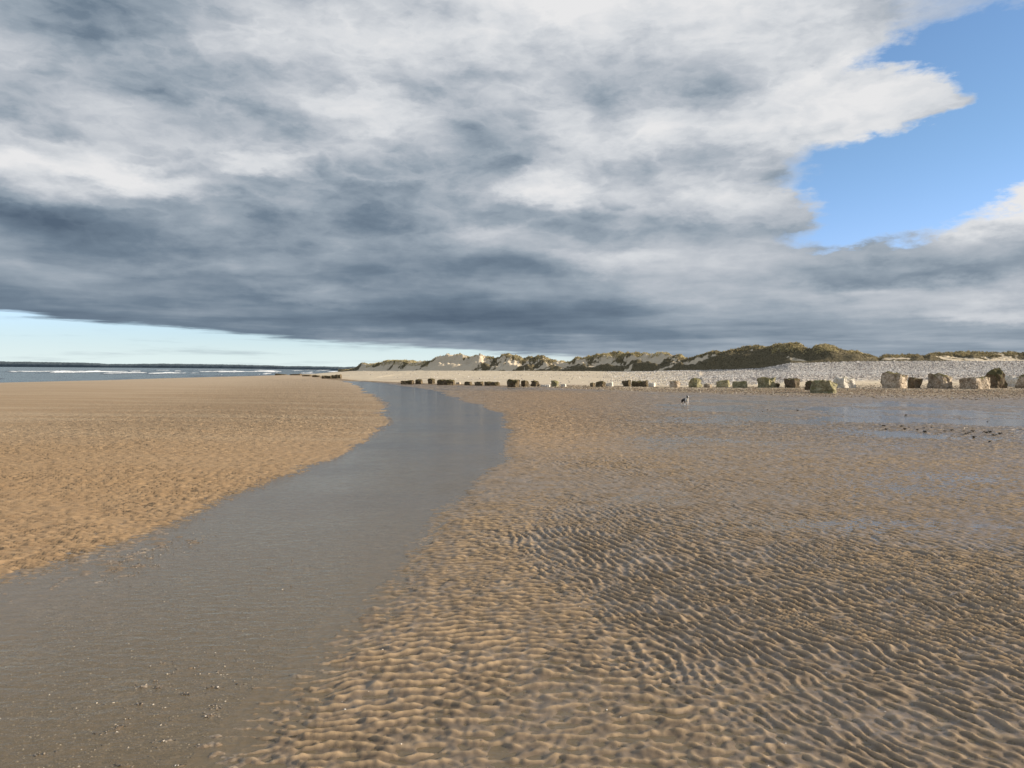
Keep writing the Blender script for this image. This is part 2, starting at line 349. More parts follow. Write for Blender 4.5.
# ------------------------------------------------------------------ materials
def sand_material():
    m, g, out = newmat('wet_sand')
    pos = g.node('ShaderNodeNewGeometry').outputs['Position']
    px_, py_, pz_ = g.xyz(pos)
    flat = g.comb(px_, py_, 0.0)
    grain = g.noise(flat, 260, 2, 0.6); g2 = g.noise(flat, 28, 4, 0.6); g3 = g.noise(flat, 2.2, 5, 0.55); g4 = g.noise(flat, 0.25, 4, 0.5)
    wet = g.attr('wet'); chan = g.attr('chan'); bar = g.attr('bar'); rip = g.attr('rip'); grv = g.attr('gravel'); shg = g.attr('shingle'); orange = g.attr('orange')
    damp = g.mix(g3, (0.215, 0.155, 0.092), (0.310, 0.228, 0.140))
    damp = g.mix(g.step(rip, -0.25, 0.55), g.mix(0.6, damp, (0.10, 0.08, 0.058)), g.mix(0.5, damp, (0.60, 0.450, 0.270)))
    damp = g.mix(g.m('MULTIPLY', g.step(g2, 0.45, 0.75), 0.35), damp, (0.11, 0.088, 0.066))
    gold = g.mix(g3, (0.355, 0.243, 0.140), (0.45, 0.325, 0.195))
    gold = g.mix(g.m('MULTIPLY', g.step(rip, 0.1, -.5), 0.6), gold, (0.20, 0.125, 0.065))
    # thin wind-blown veil of dry sand on the bar, in long streaks
    st = g.noise(g.comb(g.m('MULTIPLY', px_, 0.10), g.m('MULTIPLY', py_, 0.55), 0), 1.0, 6, 0.6, 0.4)
    drym = g.m('MULTIPLY', g.step(st, 0.42, 0.66), g.step(py_, 9, 26))
    veil = g.mix(g3, (0.46, 0.365, 0.25), (0.55, 0.45, 0.32))
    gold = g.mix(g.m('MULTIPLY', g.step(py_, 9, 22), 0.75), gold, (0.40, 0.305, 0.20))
    gold = g.mix(g.m('MULTIPLY', drym, 0.7), gold, veil)
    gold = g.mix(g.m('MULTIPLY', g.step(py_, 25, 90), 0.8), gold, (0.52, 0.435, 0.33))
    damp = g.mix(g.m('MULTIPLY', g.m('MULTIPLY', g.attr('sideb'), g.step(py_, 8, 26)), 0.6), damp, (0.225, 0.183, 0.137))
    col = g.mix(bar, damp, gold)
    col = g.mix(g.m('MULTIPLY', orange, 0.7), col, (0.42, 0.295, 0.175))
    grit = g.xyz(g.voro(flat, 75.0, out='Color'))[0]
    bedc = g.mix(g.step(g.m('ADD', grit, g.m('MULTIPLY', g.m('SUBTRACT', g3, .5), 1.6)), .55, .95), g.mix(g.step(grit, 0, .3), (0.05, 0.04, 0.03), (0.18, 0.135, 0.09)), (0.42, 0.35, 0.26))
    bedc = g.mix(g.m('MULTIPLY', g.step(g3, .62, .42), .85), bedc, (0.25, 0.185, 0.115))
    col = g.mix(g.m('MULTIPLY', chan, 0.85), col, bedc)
    # gravel apron and shingle bank
    v1 = g.voro(pos, 3.6, out='Color'); v1x = g.xyz(v1)[0]
    v2 = g.voro(pos, 9.0, out='Color'); v2x = g.xyz(v2)[1]
    ap = g.ramp(v2x, [(0, (0.05, 0.035, 0.025)), (0.3, (0.16, 0.115, 0.070)), (0.6, (0.26, 0.20, 0.120)), (0.85, (0.34, 0.24, 0.16)), (1, (0.60, 0.52, 0.42))])
    ap = g.mix(g.m('MULTIPLY', g.step(g4, .4, .65), .5), ap, (0.33, 0.25, 0.15))
    sandy = g.mix(g2, (0.60, 0.53, 0.41), (0.76, 0.69, 0.56))
    sh = g.ramp(v1x, [(0, (0.12, 0.11, 0.11)), (0.25, (0.30, 0.28, 0.27)), (0.5, (0.46, 0.43, 0.40)), (0.75, (0.62, 0.58, 0.53)), (1, (0.80, 0.77, 0.72))])
    band = g.noise(g.comb(g.m('MULTIPLY', px_, .06), g.m('MULTIPLY', py_, .30), 9.0), 1.0, 5, .65)
    sh = g.mix(g.m('MULTIPLY', g.step(band, .50, .66), .55), sh, (0.20, 0.185, 0.18))
    t2 = g.attr('t2'); right = g.attr('sideb')
    sandm = g.m('ADD', g.m('MULTIPLY', g.m('SUBTRACT', g4, 0.5), 1.2), g.m('SUBTRACT', 0.95, g.m('MULTIPLY', right, 1.15)))
    sandy = g.mix(g.m('MULTIPLY', g.step(g.noise(g.comb(g.m('MULTIPLY', px_, .05), g.m('MULTIPLY', py_, .42), 4.0), 1.0, 6, .7), .53, .66), .5), sandy, (0.26, 0.20, 0.14))
    nearst = g.step(t2, 0.16, 0.05)
    sh = g.mix(g.m('MULTIPLY', g.m('MAXIMUM', g.step(sandm, 0.05, 0.4), nearst), 0.85), sh, sandy)
    t1 = g.attr('t1')
    strand = g.noise(g.comb(g.m('MULTIPLY', px_, .12), g.m('MULTIPLY', py_, 1.1), 0), 1.0, 5, .65)
    ap = g.mix(g.m('MULTIPLY', g.step(strand, .52, .66), .55), ap, (0.07, 0.05, 0.035))
    ap = g.mix(g.m('MULTIPLY', g.step(g.m('ADD', t1, g.m('MULTIPLY', g.m('SUBTRACT', strand, .5), .8)), .50, .78), .85), ap, sandy)
    col = g.mix(grv, col, ap); col = g.mix(shg, col, sh)
    col = g.mix(0.34, col, g.mix(grain, (0.05, 0.04, 0.03), (0.75, 0.62, 0.48)), 'OVERLAY')
    col = g.mix(1.0, col, (0.87, 0.87, 0.87), 'MULTIPLY')
    # far ripples, smaller than the mesh can carry
    dist = g.v('LENGTH', pos)
    R1 = g.comb(g.m('ADD', g.m('MULTIPLY', px_, 3.2), g.m('MULTIPLY', py_, 2.0)), g.m('MULTIPLY', py_, 7.5), 0)
    fr = g.noise(R1, 1.0, 4, 0.6, 0.6)
    fm = g.m('MULTIPLY', g.m('MULTIPLY', g.step(dist, 11, 26), g.attr('amp')), g.m('SUBTRACT', 1.0, grv))
    nb = g.bump(fr, g.m('MULTIPLY', fm, 1.0), 0.22)
    # darker wet silt in far troughs, paler dry crests, with ripple shade painted in
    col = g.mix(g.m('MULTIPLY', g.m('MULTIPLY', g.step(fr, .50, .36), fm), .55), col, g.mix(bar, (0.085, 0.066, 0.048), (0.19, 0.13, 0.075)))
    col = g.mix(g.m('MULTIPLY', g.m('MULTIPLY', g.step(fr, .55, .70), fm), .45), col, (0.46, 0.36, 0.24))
    gv = g.m('ADD', g.m('MULTIPLY', g.voro(pos, 9.0), grv), g.m('MULTIPLY', g.voro(pos, 3.6), g.m('MULTIPLY', shg, 1.6)))
    nb = g.bump(gv, g.m('MULTIPLY', grv, -0.9), 0.10, nb)
    nb = g.bump(g.m('ADD', g.m('MULTIPLY', grain, .5), g2), 0.55, 0.005, nb)
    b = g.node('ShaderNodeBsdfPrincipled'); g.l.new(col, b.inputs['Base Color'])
    film = g.m('MULTIPLY', wet, g.step(g3, 0.3, 0.65, 0.5, 1.0))
    g.put(b.inputs['Roughness'], g.m('SUBTRACT', 0.85, g.m('MULTIPLY', film, 0.56)))
    g.put(b.inputs['Specular IOR Level'], g.m('ADD', 0.15, g.m('MULTIPLY', film, 0.65)))
    g.l.new(nb, b.inputs['Normal']); g.l.new(b.outputs[0], out.inputs[0])
    return m
def water_material(name, scale, strength, tint, tdist, sea=False):
    m, g, out = newmat(name)
    pos = g.node('ShaderNodeNewGeometry').outputs['Position']; px_, py_, _ = g.xyz(pos)
    n = g.noise(g.comb(px_, g.m('MULTIPLY', py_, 1.8), 0), scale, 4, 0.6, 0.4)
    n3 = g.noise(g.comb(px_, py_, 3.0), 0.35, 3, 0.5)
    nb = g.bump(n, g.m('MULTIPLY', strength, g.step(n3, .35, .65, .35, 1.0)), tdist)
    inc = g.node('ShaderNodeNewGeometry').outputs['Incoming']
    cs = g.m('SUBTRACT', 1.0, g.m('ABSOLUTE', g.v('DOT_PRODUCT', inc, nb)), clamp=True)
    fres = g.m('ADD', 0.02, g.m('MULTIPLY', g.m('POWER', cs, 5.0), 0.98))
    tr = g.node('ShaderNodeBsdfTransparent'); tr.inputs[0].default_value = tint + (1,)
    gl = g.node('ShaderNodeBsdfGlossy'); gl.inputs['Roughness'].default_value = 0.12; g.l.new(nb, gl.inputs['Normal'])
    if sea:
        tr = g.node('ShaderNodeBsdfDiffuse'); foam = g.attr('foam')
        fo = g.step(g.m('ADD', foam, g.m('MULTIPLY', g.m('SUBTRACT', g.noise(pos, 1.5, 4, .6), .5), .7)), 0.45, 0.6)
        g.l.new(g.mix(fo, tint, (0.85, 0.87, 0.88)), tr.inputs[0])
    if not sea:
        silt = g.node('ShaderNodeBsdfDiffuse'); silt.inputs[0].default_value = (0.27, 0.212, 0.130, 1)
        m2 = g.node('ShaderNodeMixShader'); m2.inputs[0].default_value = 0.40
        g.l.new(tr.outputs[0], m2.inputs[1]); g.l.new(silt.outputs[0], m2.inputs[2]); tr = m2
    mx = g.node('ShaderNodeMixShader')
    if sea: g.put(mx.inputs[0], g.m('MULTIPLY', g.m('MINIMUM', fres, 0.6), g.m('SUBTRACT', 1.0, fo)))
    else: g.put(mx.inputs[0], fres)
    g.l.new(tr.outputs[0], mx.inputs[1]); g.l.new(gl.outputs[0], mx.inputs[2])
    g.l.new(mx.outputs[0], out.inputs[0]); return m
def simple(name, c1, c2, scale=20, rough=0.9, bump=0.3, bd=0.01, detail=4, spec=.2):
    m, g, out = newmat(name)
    pos = g.node('ShaderNodeNewGeometry').outputs['Position']
    n = g.noise(pos, scale, detail, 0.6)
    b = g.node('ShaderNodeBsdfPrincipled'); g.l.new(g.mix(g.step(n, .3, .7), c1, c2), b.inputs['Base Color'])
    b.inputs['Roughness'].default_value = rough; b.inputs['Specular IOR Level'].default_value = spec
    g.l.new(g.bump(n, bump, bd), b.inputs['Normal']); g.l.new(b.outputs[0], out.inputs[0]); return m

M_SAND = sand_material()
fl = grid_faces(len(rr), len(azs))
flats = mesh_obj('sand_flats', np.stack([gx, gy, gz], 1), fl, M_SAND, at_)
tag(flats, kind='structure')

# water lying in the channel, the troughs and the pools (one table, z = 0)
wx = np.linspace(-43, 62, 22); wy = np.linspace(-25, 92, 24)
WX, WY = np.meshgrid(wx, wy)
water = mesh_obj('channel_water', np.stack([WX.ravel(), WY.ravel(), np.zeros(WX.size)], 1), grid_faces(24, 22),
                 water_material('shallow_water', 8.0, 0.40, (0.80, 0.77, 0.70), 0.035))
tag(water, kind='structure')

# ------------------------------------------------------------------ sea with small breakers
sx = np.concatenate([np.arange(-46, -260, -0.8), -np.geomspace(260, 12000, 40)])
sy = np.concatenate([np.linspace(-300, 40, 30), np.arange(43, 420, 2.0), np.geomspace(425, 25000, 60)])
SX, SY = np.meshgrid(sx, sy); sxr, syr = SX.ravel(), SY.ravel()
bg1 = sample(big, sxr, syr, 0.5); bg2 = sample(big, sxr * .6 + 50, syr * .25, 0.5)
ph = 2 * np.pi * (sxr + 2.5 * bg2) / 13.0
near = smooth(-sxr, 50, 62) * (1 - smooth(-sxr, 150, 260))
crest = np.clip(np.cos(ph), 0, 1)**4
act = smooth(bg2 + 0.8 * bg1 + .5 * sample(big, sxr, syr * .8 + 77, .5), 0.5, 1.3)
szz = SEA + 0.34 * crest * act * near + 0.04 * bg1 * near
edgef = np.exp(-((sxr + 54 + 1.5*bg1) / 1.2)**2)
foam = crest * act * near * smooth(-sxr, 55, 60) * 0.95 + edgef * 0.6
seao = mesh_obj('sea', np.stack([sxr, syr, szz], 1), grid_faces(len(sy), len(sx)),
                water_material('sea_water', 1.2, 0.7, (0.085, 0.115, 0.135), 0.25, sea=True), dict(foam=foam))
tag(seao, kind='structure')

# ------------------------------------------------------------------ dunes
TOP = [(340, 370.5), (352, 368.5), (362, 363.5), (375, 361.5), (400, 360.5), (424, 361), (431, 358.5), (436, 354.5), (445, 353.5), (458, 353.5), (470, 355), (490, 355.5), (505, 357), (520, 356.5), (545, 358), (560, 359.3), (575, 358),
       (590, 354), (605, 350.8), (620, 350.2), (645, 350.2), (660, 351.5), (676, 354.5), (688, 357), (694, 355), (702, 353.5), (714, 350.5), (735, 348.3), (752, 346), (758, 345.6), (766, 347.2),
       (776, 344.2), (790, 342.2), (800, 344.5), (808, 350), (816, 347.5), (825, 345.2), (833, 346.5), (842, 350.5), (856, 352.5), (870, 355), (879, 358), (884, 355.5), (905, 354.8), (918, 354.5), (924, 357), (930, 353.8),
       (965, 353), (1000, 353.3), (1024, 352.5), (1100, 351), (1250, 352), (1600, 354)]
TX = np.array([t[0] for t in TOP], float); TPY = np.array([t[1] for t in TOP])
t_med = fractal(1024, 0.1, 0.3, 9, 1.5, 21); t_big = fractal(512, 0.5, 2, 40, 1.7, 22)
def dune(bx, d):
    """bx bearing key, d metres behind the dune foot -> x, y, z, vegetation with painted shade"""
    c = np.interp(bx, KX, KC); zc = np.interp(bx, KX, KZC); wd = np.interp(bx, [350, 430, 690, 790, 880, 1000], [12, 12, 11, 14, 10, 10])
    yy = c + d; xx = (bx - 512) / F * yy
    ytop = c + wd
    zt = EYE - (np.interp(bx, TX, TPY) - (366.2 + 0.0052 * bx)) * ytop / F - 0.25
    zt = np.maximum(zt, zc + 0.1)
    tm = sample(t_med, xx, yy, 0.1); tb = sample(t_big, xx, yy, 0.5)
    t = d / wd + 0.10 * tb * smooth(d, 0.5, 5)
    low = np.interp(bx, [420, 440, 680, 700], [0, 1, 1, 0])
    up = smooth(t, 0.0, 1.0) * (1 - low) + (0.45 * smooth(t, 0.0, 0.28) + 0.1 * smooth(t, .3, .55) + 0.45 * smooth(t, 0.55, 0.95)) * low
    z = zc + (zt - zc) * up - (zt - zc) * 0.75 * smooth(t, 1.25, 3.5)
    hum = smooth(t, 0.15, 0.7)
    z = z + hum * ((0.10 + .02 * low) * np.abs(tm) + (0.16 + .04 * low) * tb) - .22 * hum * low + 0.05 * tm * smooth(t, .02, .3)
    gul = sample(t_big, xx * 3.4, yy * .7, 0.5); z = z + smooth(t, .05, .35) * low * (0.34 * gul - .17)
    z = z - 0.35 * (d < 0.01)
    # how much is grown over, plus shade painted on the low dunes' lower face
    veg_shade = 0.5 + 0.45 * tb + 0.25 * tm
    bush = np.interp(bx, [340, 356, 362, 372, 380, 430, 436, 470, 485, 500, 525, 545, 690, 700, 1100], [1, 1, .6, .1, .35, .3, .35, .3, .5, .2, .3, .75, .8, 1.1, 1.1])
    veg_shade = veg_shade * 0.7 + 0.32 * sample(t_med, xx * .8 + 30, yy * .4, .1) + (bush - 0.45) - .36 * low + 0.55 * low * (bx > 525) * (1 - smooth(t, .38, .6)) + .25 * low * smooth(t, .75, .9)
    return xx, yy, z, veg_shade, t, tm, tb
bxs = np.arange(338, 1600, 0.55); ds = np.concatenate([[0.0], np.arange(0.15, 16, 0.22), np.arange(16, 70, 1.2)])
BX, DS = np.meshgrid(bxs, ds); bxr, dr = BX.ravel(), DS.ravel()
dx_, dy_, dz_, dv, dt, dtm, dtb = dune(bxr, dr)
def dune_material():
    m, g, out = newmat('dune_face')
    pos = g.node('ShaderNodeNewGeometry').outputs['Position']
    veg_shade = g.attr('veg_shade'); tt = g.attr('t')
    n1 = g.noise(pos, 1.4, 6, 0.65); n2 = g.noise(pos, 0.5, 4, 0.5); n3 = g.noise(pos, 6, 3, 0.6)
    sand = g.mix(n1, (0.46, 0.38, 0.27), (0.66, 0.57, 0.43))
    grass = g.mix(g.step(n3, .35, .7), (0.085, 0.073, 0.045), (0.21, 0.175, 0.105))
    straw = g.mix(n3, (0.22, 0.18, 0.08), (0.44, 0.37, 0.20))
    grass = g.mix(g.m('MULTIPLY', g.step(tt, 0.75, 1.0), g.step(n2, .40, .60)), grass, straw)
    vm = g.step(g.m('ADD', veg_shade, g.m('MULTIPLY', g.m('SUBTRACT', n1, .5), 1.3)), 0.30, 0.48)
    col = g.mix(vm, sand, grass)
    b = g.node('ShaderNodeBsdfPrincipled'); g.l.new(col, b.inputs['Base Color']); b.inputs['Roughness'].default_value = 0.95
    b.inputs['Specular IOR Level'].default_value = 0.1
    g.l.new(g.bump(g.m('ADD', n1, g.m('MULTIPLY', n3, .4)), g.m('ADD', .25, g.m('MULTIPLY', vm, .6)), 0.5), b.inputs['Normal'])
    g.l.new(b.outputs[0], out.inputs[0]); return m
dunes = mesh_obj('dunes', np.stack([dx_, dy_, dz_], 1), grid_faces(len(ds), len(bxs)), dune_material(), dict(veg_shade=dv, t=dt))
tag(dunes, kind='structure')

# marram grass: many blades in tufts on the dunes
def grass_blades(n, name, mat, pick, hmin, hmax, blades, seed, lo=345, hi=1150):
    r = np.random.default_rng(seed)
    bx = r.uniform(lo, hi, n); d = r.uniform(0.3, 17, n)
    x, y, z, v, t, tm, tb = dune(bx, d)
    keep = pick(v, t, tb, tm, bx) & (t < 1.7); x, y, z = x[keep], y[keep], z[keep]; k = len(x)
    V = []
    a = r.uniform(0, 2*np.pi, (k, blades)); h = r.uniform(hmin, hmax, (k, 1)) * r.uniform(0.6, 1.1, (k, blades)); lean = r.uniform(0.1, 0.55, (k, blades)) * h
    w = r.uniform(0.02, 0.05, (k, blades)); off = r.uniform(0, 0.16, (k, blades)); oa = r.uniform(0, 6.28, (k, blades))
    bx0 = x[:, None] + off*np.cos(oa); by0 = y[:, None] + off*np.sin(oa); bz = z[:, None] - 0.08 + 0*a
    ca, sa = np.cos(a), np.sin(a)
    p0 = np.stack([bx0 - sa*w, by0 + ca*w, bz], -1); p1 = np.stack([bx0 + sa*w, by0 - ca*w, bz], -1)
    tip = np.stack([bx0 + ca*lean - 0.12*h, by0 + sa*lean, bz + h], -1)
    V = np.stack([p0, p1, tip], 2).reshape(-1, 3); Fc = np.arange(len(V)).reshape(-1, 3)
    tone = np.repeat(r.uniform(0, 1, k), blades*3)
    return mesh_obj(name, V, Fc, mat, dict(tone=tone), smooth_sh=False)
def blade_mat(name, c1, c2):
    m, g, out = newmat(name)
    b = g.node('ShaderNodeBsdfPrincipled'); g.l.new(g.mix(g.attr('tone'), c1, c2), b.inputs['Base Color']); b.inputs['Roughness'].default_value = .8
    b.inputs['Specular IOR Level'].default_value = 0.2
    g.l.new(b.outputs[0], out.inputs[0]); return m
tag(grass_blades(16000, 'marram_grass', blade_mat('straw_marram', (0.16, 0.13, 0.06), (0.46, 0.38, 0.21)),
                 lambda v, t, tb, tm, bx: (v > 0.1) & (t > 0.72) & (tb > -0.9), 0.15, 0.40, 9, 31), 'straw coloured marram grass along the dune crests', 'grass', kind='stuff')
tag(grass_blades(15000, 'dune_scrub', blade_mat('dark_scrub', (0.050, 0.043, 0.028), (0.17, 0.145, 0.09)),
                 lambda v, t, tb, tm, bx: (v > 0.52) & (t > 0.05) & (t < 1.1), 0.07, 0.20, 8, 32), 'dark low scrub and grass covering the dune slopes', 'scrub', kind='stuff')

def gold_pick(v, t, tb, tm, bx):
    return (t > .55) & ((np.abs(bx - 789) < 17) | (np.abs(bx - 825) < 12) | ((bx > 366) & (bx < 428) & (t > .3)) | ((bx > 560) & (bx < 670) & (t > .85)))
tag(grass_blades(26000, 'dry_marram', blade_mat('pale_marram', (0.30, 0.25, 0.12), (0.62, 0.53, 0.30)), gold_pick, 0.12, 0.36, 9, 33, 362, 840),
    'pale dry marram grass capping the highest dune tops', 'dry grass', kind='stuff')

# ------------------------------------------------------------------ pebbles
ICO_V, ICO_F = None, None
def ico():
    bm = bmesh.new(); bmesh.ops.create_icosphere(bm, subdivisions=1, radius=1)
    v = np.array([p.co[:] for p in bm.verts]); f = np.array([[q.index for q in p.verts] for p in bm.faces]); bm.free(); return v, f
ICO_V, ICO_F = ico()
def pebbles(name, x, y, z, s, mat, seed, flat=0.6):
    r = np.random.default_rng(seed); n = len(x)
    sc = s[:, None] * np.stack([r.uniform(.7, 1.3, n), r.uniform(.6, 1.1, n), r.uniform(.45, .8, n) * flat / .6], 1)
    a = r.uniform(0, 6.28, n); ca, sa = np.cos(a), np.sin(a)
    v = ICO_V[None] * (1 + r.uniform(-.18, .18, (n, 12, 1))) * sc[:, None, :]
    vx = v[..., 0]*ca[:, None] - v[..., 1]*sa[:, None]; vy = v[..., 0]*sa[:, None] + v[..., 1]*ca[:, None]
    V = np.stack([vx + x[:, None], vy + y[:, None], v[..., 2] + z[:, None]], -1).reshape(-1, 3)
    Fc = (ICO_F[None] + (np.arange(n) * 12)[:, None, None]).reshape(-1, 3)
    return mesh_obj(name, V, Fc, mat, dict(tone=np.repeat(r.uniform(0, 1, n), 12)), smooth_sh=False)
def pebble_mat(name, stops, rough=.8):
    m, g, out = newmat(name)
    b = g.node('ShaderNodeBsdfPrincipled'); g.l.new(g.ramp(g.attr('tone'), stops), b.inputs['Base Color']); b.inputs['Roughness'].default_value = rough
    g.l.new(b.outputs[0], out.inputs[0]); return m
r = np.random.default_rng(41)
n = 62000
bb = r.uniform(600, 1150, n) ; u = r.uniform(0.0, 1, n)**0.8
bb = np.where(r.uniform(0, 1, n) < .25, r.uniform(340, 700, n), bb)
s_ = np.interp(bb, KX, KS); c_ = np.interp(bb, KX, KC); yy = s_ + 3 + u * (c_ - s_ - 2); xx = (bb - 512) / F * yy
keep = r.uniform(0, 1, n) < np.interp(bb, [340, 600, 700, 800], [.03, .10, .6, 1]) ; xx, yy = xx[keep], yy[keep]
zz_, _ = ground(xx, yy, None)
tag(pebbles('shingle', xx, yy, zz_ + 0.02, r.uniform(.028, .095, len(xx)), pebble_mat('shingle_stone',
    [(0, (0.10, 0.09, 0.09)), (.2, (0.27, 0.25, 0.24)), (.45, (0.44, 0.41, 0.38)), (.7, (0.62, 0.58, 0.52)), (1, (0.80, 0.77, 0.72))]), 42),
    'grey and white pebbles of the shingle bank', 'pebbles', kind='stuff')
n = 24000
bb = r.uniform(520, 1100, n); w_ = np.interp(bb, KX, KW); s_ = np.interp(bb, KX, KS); yy = w_ + r.uniform(0.05, 1.05, n)**.7 * (s_ - w_); xx = (bb - 512) / F * yy
zz_, _ = ground(xx, yy, None)
tag(pebbles('gravel', xx, yy, zz_, r.uniform(.02, .06, n), pebble_mat('gravel_stone',
    [(0, (0.06, 0.045, 0.035)), (.3, (0.16, 0.12, 0.080)), (.6, (0.28, 0.21, 0.135)), (.85, (0.38, 0.32, 0.21)), (1, (0.60, 0.54, 0.46))]), 43),
    'brown gravel between the wet sand and the blocks', 'gravel', kind='stuff')
# broken shell and grit on the channel bed, near left
n = 130000
yy = np.exp(r.uniform(math.log(2.6), math.log(24), n)); xx = r.uniform(-0.85, 0.25, n) * yy
sd = sdist(xx, yy); pm = sample(mid, xx*1.5, yy*1.5, .05) + 0.8 * sample(big, xx * 3, yy * 3, .5)
cen = np.exp(-(((xx + 0.38*yy) / (0.22*yy + .4))**2))
keep = (sd > 0.35) & (pm + 2.2*cen + r.uniform(-.8, .8, n) > 1.35); xx, yy = xx[keep], yy[keep]
zz_, _ = ground(xx, yy, None)
tag(pebbles('shell_grit', xx, yy, np.maximum(zz_ + .002, -0.006 + r.uniform(-.004, .004, len(xx))), r.uniform(.0018, .0072, len(xx)) , pebble_mat('grit',
    [(0, (0.04, 0.035, 0.03)), (.4, (0.12, 0.10, 0.08)), (.8, (0.20, 0.16, 0.12)), (.92, (0.40, 0.34, 0.26)), (1, (0.60, 0.54, 0.46))], .4), 44, .5),
    'shell grit and small stones on the bed of the channel', 'shell grit', kind='stuff')
n = 260
yy = np.exp(r.uniform(math.log(2.8), math.log(16), n)); xx = r.uniform(-0.3, 0.75, n) * yy
keep = sdist(xx, yy) < -0.1; xx, yy = xx[keep], yy[keep]; zz_, _ = ground(xx, yy, None)
tag(pebbles('shell_fragments', xx, yy, zz_ + .001, r.uniform(.002, .0055, len(xx)), pebble_mat('shell',
    [(0, (0.05, 0.04, 0.04)), (.35, (0.30, 0.22, 0.17)), (.6, (0.7, 0.62, 0.52)), (1, (0.85, 0.82, 0.76))], .5), 45, .5),
    'scattered pale shell fragments on the rippled sand', 'shells', kind='stuff')

# ------------------------------------------------------------------ old concrete blocks
def block_material(name, face, dark, lichen, amount):
    m, g, out = newmat(name)
    geo = g.node('ShaderNodeNewGeometry'); pos = geo.outputs['Position']; nz = g.xyz(geo.outputs['Normal'])[2]
    tcn = g.node('ShaderNodeTexCoord').outputs['Object']; oz = g.xyz(tcn)[2]
    n1 = g.noise(pos, 2.2, 6, 0.65); n2 = g.noise(pos, 9, 4, 0.6); n3 = g.noise(pos, 0.9, 3, .5)
    c = g.mix(g.step(n1, .35, .65), face, g.mix(n2, dark, face))
    c = g.mix(g.m('MULTIPLY', g.step(g.m('ADD', n2, g.m('MULTIPLY', n3, .4)), .62, .82), .75), c, dark)
    weed = g.mix(n2, (0.035, 0.032, 0.018), lichen)
    wm = g.step(g.m('ADD', g.m('ADD', g.m('MULTIPLY', nz, .5), g.m('MULTIPLY', g.m('SUBTRACT', n1, .5), 2.0)), g.m('MULTIPLY', oz, .35)), 0.75 - amount, 0.95 - amount)
    c = g.mix(wm, c, weed)
    b = g.node('ShaderNodeBsdfPrincipled'); g.l.new(c, b.inputs['Base Color']); b.inputs['Roughness'].default_value = .92
    b.inputs['Specular IOR Level'].default_value = .15
    g.l.new(g.bump(g.m('ADD', n1, g.m('MULTIPLY', n2, .6)), .8, .12), b.inputs['Normal']); g.l.new(b.outputs[0], out.inputs[0]); return m
BM = dict(
    tan=block_material('concrete_tan', (0.60, 0.51, 0.40), (0.13, 0.095, 0.06), (0.26, 0.225, 0.10), 0.22),
    green=block_material('concrete_green', (0.44, 0.40, 0.26), (0.12, 0.11, 0.06), (0.34, 0.31, 0.15), 0.45),
    pale=block_material('concrete_pale', (0.74, 0.70, 0.62), (0.40, 0.36, 0.30), (0.30, 0.27, 0.12), 0.02),
    dark=block_material('concrete_dark', (0.19, 0.145, 0.10), (0.055, 0.045, 0.03), (0.17, 0.15, 0.07), 0.35),
    weed=block_material('weed_rock', (0.20, 0.155, 0.10), (0.05, 0.04, 0.025), (0.15, 0.125, 0.05), 0.45))
def block(px, base, w, h, mat, label, rot=38, depth=1.0, rough=1.0, peak=0.0, tilt=0.0, name='concrete_block', cat='block', grp='old sea defence blocks along the beach', seed=None):
    cx, cy = at(px, base, float(np.interp(px, [430, 700, 900], [.04, .10, .22])))
    W_ = w / F * cy; H_ = h / F * cy * .90; tilt = tilt + random.uniform(-7, 7)
    cr, sr = abs(math.cos(R(rot))), abs(math.sin(R(rot)))
    L = W_ / (cr + depth * sr); D = L * depth
    sd = Vector((random.uniform(-99, 99), random.uniform(-99, 99), random.uniform(-99, 99)))
    bm = bmesh.new(); bmesh.ops.create_cube(bm, size=1)
    bmesh.ops.subdivide_edges(bm, edges=bm.edges[:], cuts=7, use_grid_fill=True)
    H2 = H_ + 0.15
    for v in bm.verts:
        p = v.co.copy()
        q = p.copy()
        rr_ = (abs(p.x)**7 + abs(p.y)**7 + abs(p.z)**7)**(1/7)
        q = p * (0.5 / rr_) if rr_ > 0 else p
        p = p.lerp(q, 0.5 if rough < 1.5 else .85)
        pw = Vector((p.x * L, p.y * D, (p.z + .5) * H2))
        nv = mnoise.noise_vector(pw * (1.5 / max(H_, .5)) + sd); nf = mnoise.noise_vector(pw * (4.5 / max(H_, .5)) + sd)
        amt = (0.09 + 0.12 * rough) * min(H_, L)
        pw += Vector((nv.x, nv.y, nv.z * 1.0)) * amt + nf * amt * .5
        if p.z > 0: pw.z += peak * H_ * (1 - 2.2 * abs(p.x)) * (p.z * 2)
        if p.z < -0.3: pw.z = min(pw.z, 0.06)
        v.co = pw
    me = bpy.data.meshes.new(name); bm.to_mesh(me); bm.free(); me.materials.append(BM[mat])
    o = bpy.data.objects.new(name, me); C.objects.link(o)
    yc = cy + 0.5 * (L * sr + D * cr)
    xc = (px - 512) / F * yc
    zg = float(ground(np.array([xc]), np.array([yc]), None)[0][0])
    o.location = (xc, yc, zg - 0.12); o.rotation_euler = (0, R(tilt), R(-rot) - math.atan((px - 512) / F) * 0.75)
    return tag(o, label, cat, grp)
